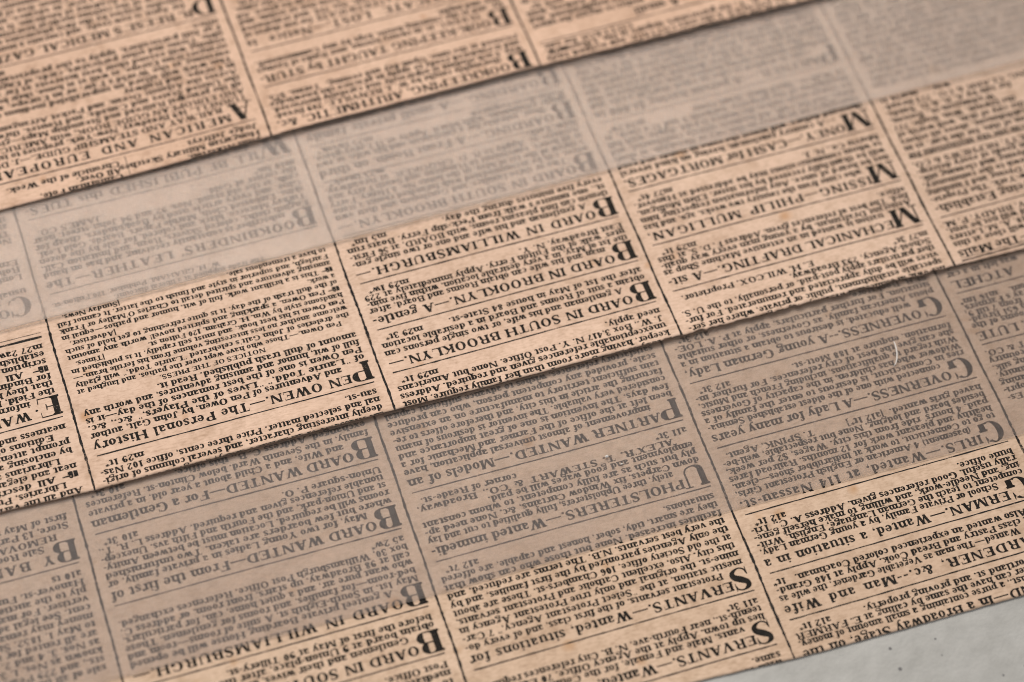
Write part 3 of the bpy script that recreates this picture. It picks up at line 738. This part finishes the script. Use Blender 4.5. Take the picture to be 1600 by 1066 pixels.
ad(B, 1, 12.3, 25.7, 'M', 'ISSING—PHILIP MULLIGAN,', ['who came from the country two weeks, ago, and has', 'not be heard of since. Any information respecting him', 'will be thankfully received by his sister, Ellen Mulligan,', 'to whom communications may be addressed at Hanover,', 'Morris Co., N. J.|m27 4t*'])
ad(B, 1, 25.7, 43.2, 'M', 'ONEY.—CASH for MORTGAGES.', ['—A country gentleman, having on hand several', 'thousand dollars, will invest the same in Bonds and good', 'Mortgages on property in this city or Brooklyn, at short', 'dates, and for cash. All business strictly confidential, and', 'no charge made unless the money is paid. Apply, with full', 'description of the property, between 9 and 12 o\'clock, at', '18 Wall-st., third floor, front room.|m24 1w*'])
ad(B, 1, 43.2, 64, 'P', 'ARTNER.—A person having $1,000 in', ['cash, is wanted to take an equal share in a safe and', 'profitable manufacturing business, now established in this', 'city. The article is in great demand, and pays over one', 'hundred per cent. All that is required is to attend to the', 'sales and the books. Best of references given and required.', 'Address, with real name and residence, A. M. E., at the', 'Tribune office, stating where an interview may be had.', 'None but those who mean business need answer.|', 'm27 3t*|', 'PARTNER WANTED in an old established house, by'], pitch=1.74)
ad(B, 2, -16, 0.05, '', '', ['A lady of the highest respectability, an excellent house-', 'keeper, having more room than her family require. Most', 'unexceptionable references given and required. Address', 'J. W., Box 3,417 N. Y. Post Office. None but Americans', 'need apply.|m29 1t*'], rule=False)
ad(B, 2, 0.05, 9.95, 'B', 'OARD IN SOUTH BROOKLYN.—', ['A gentleman and his wife, or two single persons can', 'obtain a suit of Rooms and Board in a desirable location', 'after the 1st of May in house 84 State-st.|m29 3t*'])
ad(B, 2, 9.95, 20.85, 'B', 'OARD IN BROOKLYN.—A gentle-', ['man and his wife can obtain Rooms and Board, after', 'the 1st of May, in a very desirable location, within five min-', "utes' walk of the Fulton Ferry. Apply immediately at 229", 'East Broadway, N. Y.|m29 1w*'])
ad(B, 2, 20.85, 32.2, 'B', 'OARD IN WILLIAMSBURGH.—', ['A gentleman and his wife and one or two single gen-', 'tlemen can find pleasant rooms, with BOARD, at 56 First-', "st., one minute's walk from Peck-slip Ferry. Boats run", 'every five minutes during the day.|m5 1m*'], pitch=1.66)
ad(B, 2, 32.2, 45.4, 'B', 'OARD IN SOUTH BROOKLYN.—', ['Two or three families, and Gentlemen and their own', 'wives, can be accommodated with furnished rooms a stone', "'s throw of the 1st of May, in the house No. 8 Henry, Ferry", 'at all hours, convenient to Hamilton and South Ferry and', 'Atlantic-st. Apply to R. D. CROOKER, at Broadway.', 'New-York.|m25 1week*'], pitch=1.66)
ad(B, 2, 45.4, 54.5, 'B', 'OARDING.—A Front Room, on third', ['floor, suitable for a gentleman and his wife, or two', 'single gentlemen, with board. Apply at 11 Leroy-place.', 'References required.|m25 1week*'], pitch=1.6)
ad(B, 2, 54.5, 66, 'B', 'OARDING.—A small private family', ['would accommodate two or three single gentlemen', 'with pleasant rooms, and partial board, at 31 Bleecker.'])
ad(B, 3, -16, -0.8, '', '', ['with a full account of the perils of the Western Emigrants,', 'the Massacre of an Indian Family, a Legend of the most', 'deeply interesting character, and several columns of origi-', 'nal and selected matter. Price three cents, office 102 Nas-', 'sau-st.|m29 1t*'], rule=False)
ad(B, 3, -0.8, 36, 'P', 'EN OWEN.—The Personal History', ['and Adventures of Pen Owen, by John Galt, author', 'of “Laurie Todd,” “Lives of the Players,” &c., &c.', 'Pen Owen is one of the best romances of the day—it is', 'full of wit, humor and amusing adventures, and worth any', 'amount of dull trash published. Read it.|'], b1=4.05, pitch=1.68,
   extra=[(['^NOTICES OF THE PRESS.'], 12.45, 1.5, 0.98),
          (['Pen Owen.—Those who have wept over the pathos, and laughed at', "the dreleries of John Galt's celebrated “Laurie Todd,” will gladly", 'welcome another no less interesting volume from his fertile brain.—', 'Pen Owen is his best book, and must sell rapidly. It is published in', 'handsome style by Wm. H. Graham, 120 Fulton st.|[Times.', '☞ Pen Owen, a sparkling and spirited novel! worth any amount', 'of the dull trash of the day. It is quite refreshing to get hold of such', 'a work.|[Advertiser.', '☞ This is a brilliant work, full of wit, humor and pathos—equal in', "amusing adventure and spirited detail to Charles O'Malley or Frank", 'Fairlegh, and superior in style and finish to the latter. It cannot fail', 'to have a tremendous sale.|[Sunday News.', '^The trade supplied at a liberal discount.', '>W. H. GRAHAM, Publisher, 120 Fulton-st.'], 13.95, 1.535, 1.06)])
ad(B, 3, 36.1, 53.9, 'B', "OOKBINDERS' LEATHER—The", ['subscriber is constantly receiving and has on hand', 'English cloths, colored Skivers, Roan, and Imitation Calf,', 'Turkey Morocco, black and colored, for sale by the dozen', 'skins, Embossed Cloth, Marble Papers, Boards, Gold Leaf,', 'Glue, and every article used by Bookbinders, cheap for', 'cash, at the old stand, Nos. 92 and 94 John-street, near', 'the corner of Gold.|JAMES CO.', 'm10 1m*|'], pitch=1.66)
ad(B, 3, 53.9, 66, 'W', 'ILL BE PUBLISHED this TUES-', ['day, by the subscribers, a new and cheap edition of', 'the Life and Letters, with a Portrait.'])
ad(B, 4, -18, 9.25, '', '', ['~And all the various styles of Binding for', '+Libraries, Public and Private.', '☞ All descriptions of Old Books rebound in a', '~neat and elegant manner, at low prices.', '+Librarians and Teachers are invited, and', '~by enclosing a line by mail will receive our', '~prompt attention. Music bound, Blank Books,', '+Editions of Books in quantity bound with', '~neatness and despatch.'], rule=False)
ad(B, 4, 9.25, 27.3, 'E', '. WALKER & CO. would respect-', ['~inform the Public, and all their friends in', '~the Field, Feeling assured by experience', '~that they have the best facilities in the city', '~for Binding of Books in all its branches.', '☞ All orders left at the office, with a de-', '~scription of the work, sent to the new', '~establishment, will be attended to.', '~m27 2aw3m'], head_mode='l', pitch=1.68)
k = Ink(B); k.rect(4 * P + 1.6, 5 * P - 2, 27.4, 0.46); k.rect(4 * P + 1.6, 5 * P - 2, 28.35, 0.13); k.build('divider_line', B.root, M_RULE)
ad(B, 4, 32.4, 47, 'C', 'OPARTNERSHIP.—The undersigned', ['~partnership of the firm, as', '~usual, dissolved.', '', '~Louis B. Binsse,', '~Robt. Carter,', '~Ernst Fiedler.'], rule=False, pitch=1.7, head_mode='l')
ad(B, 4, 48.5, 62, '', '', ['~New-York, April 1st, 1852.', '~The business will be continued', '~at the same place by', '~the remaining partners.'], rule=False, b1=51, pitch=1.7)

vB, hB = vellum('tracing_paper', 'translucent sheet lying over the middle newspaper and slipping under the topmost one', SB, 0.52,
            [(-60, 32.6), (22, 32.1), (57, 32.0), (170, 31.2), (228, 30.7), (330, 30.4)], -45, 300, 130, [(-60, 1.0), (10, 0.95), (50, 0.25), (120, 0.06), (330, 0.06)], M_VELLUM2)

# ------------------------------------------------------------------ top newspaper sheet
make_newspaper(SA, 'newspaper_sheet', 'topmost newspaper sheet, farthest from the table, with bookkeeping and railway guide notices', -45, 300, 150, (0, 1, 2, 3, 4, 5), M_PAPER_A)
A = SA
ad(A, 0, 60.4, 110, '', '', ['and Wool, a good assortment of the latest styles, for', 'sale low for cash, by the piece or package, at the old', 'stand of the subscriber, near the corner of Pearl-st.', 'Apply on the premises, between 9 and 3 o\'clock.|', 'TO LET—The upper part of a new house, pleasantly', 'situated in Eighteenth-st., with gas and Croton water.'], b1=60.6, rule=False)
ad(A, 1, 60, 66.8, '', '', ['ted in the best neighborhood, and good society, between', 'the AVENUES. A two story COTTAGE, now occupied, lately', 'built, R. T., for particulars, inquire at No. 3 Nassau-st.|m25', '>COTTAGE for sale.'], rule=False, b1=61.3, pitch=1.6)
ad(A, 1, 66.8, 92, 'T', 'ENANTS.—A small', ['family, without children, wishes to engage the upper', 'part of a house, in a good and healthy neighborhood, and', 'will pay a fair rent to a punctual landlord. Address, with', 'terms and location, M. S., Tribune office.|m26 3t*', 'TO LET AND FOR SALE—A number of small houses in', 'the upper part of the city, well built and finished, with', 'all modern improvements. Possession immediately. For', 'terms apply to the owner, on the premises, or at his office,', 'No. 9 Beaver-st., between 10 and 2 o\'clock.|m24 2w*', 'TO LET—Two Offices on the second floor of the building', 'corner of Nassau and Beekman-sts. Rent low to a good', 'tenant. Inquire of the janitor.|'], pitch=1.72, head_mode='l')
ad(A, 2, 60.9, 72.85, 'B', 'OOKKEEPING, ARITHMETIC, &c.', ['thoroughly taught by W. J. RENVILLE, 289 Broad-', 'way. Each student is separately and carefully instructed,', 'and is rendered ready to apply in practice the knowledge', 'received at the time. Open day and evening.  Terms, $25.'], b1=65.6, pitch=1.6)
ad(A, 2, 72.85, 82.35, 'B', 'OOK-KEEPING TAUGHT by STUR-', ['TEVANT, Jr. in twenty lessons, over Banks of Savings', 'by, and at the counting-house, kept by any Commissioner,', 'day and night.|'], pitch=1.62)
ad(A, 2, 82.35, 112, 'C', 'ERTIFICATE  LOST.—Notice  is', ['hereby given that a CERTIFICATE for ten shares of', 'the Capital Stock of the BANK, No. 214, and transferred', 'in the name of the subscriber, has been lost or stolen, and', 'application has been made for a new one in its place. All', 'persons are hereby cautioned against negotiating the same,', 'as transfer has been stopped.|J. P. CARTER', 'New-York, March 20, 1852.|m22 2w*', 'CITIZENS OF NEW-YORK AND STRANGERS will', 'find it to their interest to call and examine our stock of', 'ready made clothing, consisting of Coats, Vests and Pants,', 'of every style and color, made in the best manner, which', 'we offer at prices that defy competition, at the corner.', 'CLAIRVOYANCE for diseases, examined and prescribed.'], pitch=1.74)
ad(A, 3, 58, 65.6, '', '', ['~John Ackerton,', '~Hungarian Military Sketches,', '~Judge Jeffreys'], rule=False, b1=61.3, pitch=1.72)
k = Ink(A)
for i, t in enumerate(['Californian Fote,', 'All Over,', 'Chronicle of the Week.    1tw']): set_line(k, t, F_BODY, BODY, 3 * P + 30.2, 4 * P - 2, 61.1 + 1.6 * i, 'l', 1.27)
k.build('advertisement', A.root)
k = Ink(A); k.vrule(3 * P + 28.9, 58.5, 65.2, 0.14); k.build('divider_line', A.root, M_RULE)
ad(A, 3, 65.75, 93.8, 'A', 'MERICAN AND EUROPEAN', ['RAILWAY AND STEAMSHIP GUIDE.—J. DIS-', 'TURNELL, 169 Broadway, New-York, proposes to issue', 'AND EUROPEAN GUIDE BOOK, with AMERICAN', 'all the principal Railroad and Steamship Maps—giving', 'the United States and Canada; and Routes, through', 'Across the Atlantic Ocean; and Packet Arrangements', 'in Europe, and Railway|', 'This work will afford an unparalleled medium of ad-', "vertising at the World's Fair, or in Europe, and to", 'strangers from Europe, as well as at home, their business', 'visiting will extend their best interests as far as pos-', 'sible. Terms and other particulars, cards, of Engravings,', 'For full particulars, apply to the proprietor, at his', 'office.|m22 2w'], pitch=1.70)
ad(A, 3, 93.8, 125, 'D', "R. REESE'S MEDICAL GAZETTE,", ['for April, is now ready, and contains a number of the', 'most valuable articles by the first physicians of the city,', 'with a review of the current medical literature, and the', 'proceedings of the Academy of Medicine. It is published', 'monthly, at two dollars a year, in advance, and is sent to', 'subscribers in all parts of the Union, free of postage. The', 'editor will be glad to receive the communications of his', 'professional brethren, and all books intended for review,', 'at the office of publication, or by mail. Single copies for', 'sale by the booksellers. Advertisements to be received', 'until the twentieth of each month, by the publisher.', 'DR. HOUGHTON gives his attention to the diseases of', 'the eye and ear, at his residence, No. 40 Howard-street,', 'every day from ten to three o\'clock, except Sundays, and', 'to the poor without charge.|'], pitch=1.72)
ad(A, 4, 60, 120, '', '', ['~' + t for t in ['The public are respectfully informed that the', 'new Steamer will leave her berth at the foot of', 'Warren-street every afternoon, at five o\'clock,', 'Sundays excepted, touching at all the landings', 'on the river.']], rule=False, b1=61.5)

# ------------------------------------------------------------------ lint and flecks lying on the lower tracing paper
def on_c(u, v): return hC(np.array(u, float), np.array(v, float), 0.0)

def tube(pts, rad, sides=6):
    V, Fc = [], []
    for i, p in enumerate(pts):
        d = Vector(pts[min(i + 1, len(pts) - 1)]) - Vector(pts[max(i - 1, 0)])
        d.normalize()
        a = d.cross(Vector((0, 0, 1)))
        if a.length < 1e-6: a = Vector((1, 0, 0))
        a.normalize(); b = d.cross(a)
        r = rad * (0.35 + 0.65 * math.sin(math.pi * min(max((i + .6) / len(pts), 0), 1)))
        for k in range(sides):
            t = 2 * math.pi * k / sides
            V.append(tuple(Vector(p) + (a * math.cos(t) + b * math.sin(t)) * r))
    for i in range(len(pts) - 1):
        for k in range(sides):
            Fc.append((i * sides + k, i * sides + (k + 1) % sides, (i + 1) * sides + (k + 1) % sides, (i + 1) * sides + k))
    Fc.append(tuple(range(sides))); Fc.append(tuple(range(len(V) - sides, len(V))))
    return V, Fc
lp = []
for u, v, h in [(14.3, -22.9, .2), (14.4, -23.6, .5), (14.6, -24.6, .7), (14.9, -25.8, .7), (15.4, -27.0, .6), (15.9, -27.7, .45), (16.5, -28.1, .2)]:
    q = on_c(u + P, v); q[2] += h * MM; lp.append(q.tolist())
V, Fc = tube(lp, 0.13 * MM, 7)
o = link('lint_fibre', V, Fc, M_FLUFF, None, True)
tag(o, 'curled pale lint fibre lying over the governess notice', 'fibre')
def fleck(u, v, r, label):
    q = on_c(u, v); q[2] += r * 0.55 * MM
    V, Fc = [], []
    n, m = 8, 5
    for j in range(m):
        f = math.pi * (j + .5) / m
        for i in range(n):
            a = 2 * math.pi * i / n
            k = 1 + rng.uniform(-.3, .3)
            V.append((q[0] + r * k * MM * math.sin(f) * math.cos(a) * 1.3, q[1] + r * k * MM * math.sin(f) * math.sin(a), q[2] + r * 0.6 * MM * math.cos(f)))
    for j in range(m - 1):
        for i in range(n): Fc.append((j * n + i, j * n + (i + 1) % n, (j + 1) * n + (i + 1) % n, (j + 1) * n + i))
    Fc.append(tuple(range(n))); Fc.append(tuple(range((m - 1) * n, m * n))[::-1])
    o = link('dust_fleck', V, Fc, M_FLUFF, None, True)
    tag(o, label, 'dust fleck', group='dust flecks on the lower tracing paper')
fleck(18.3 + 114, -30.4, 0.27, 'larger whitish dust fleck, nearer the partner wanted notice')
fleck(16.2 + 114, -32.7, 0.17, 'smaller whitish dust fleck, nearer the upholsterers heading')
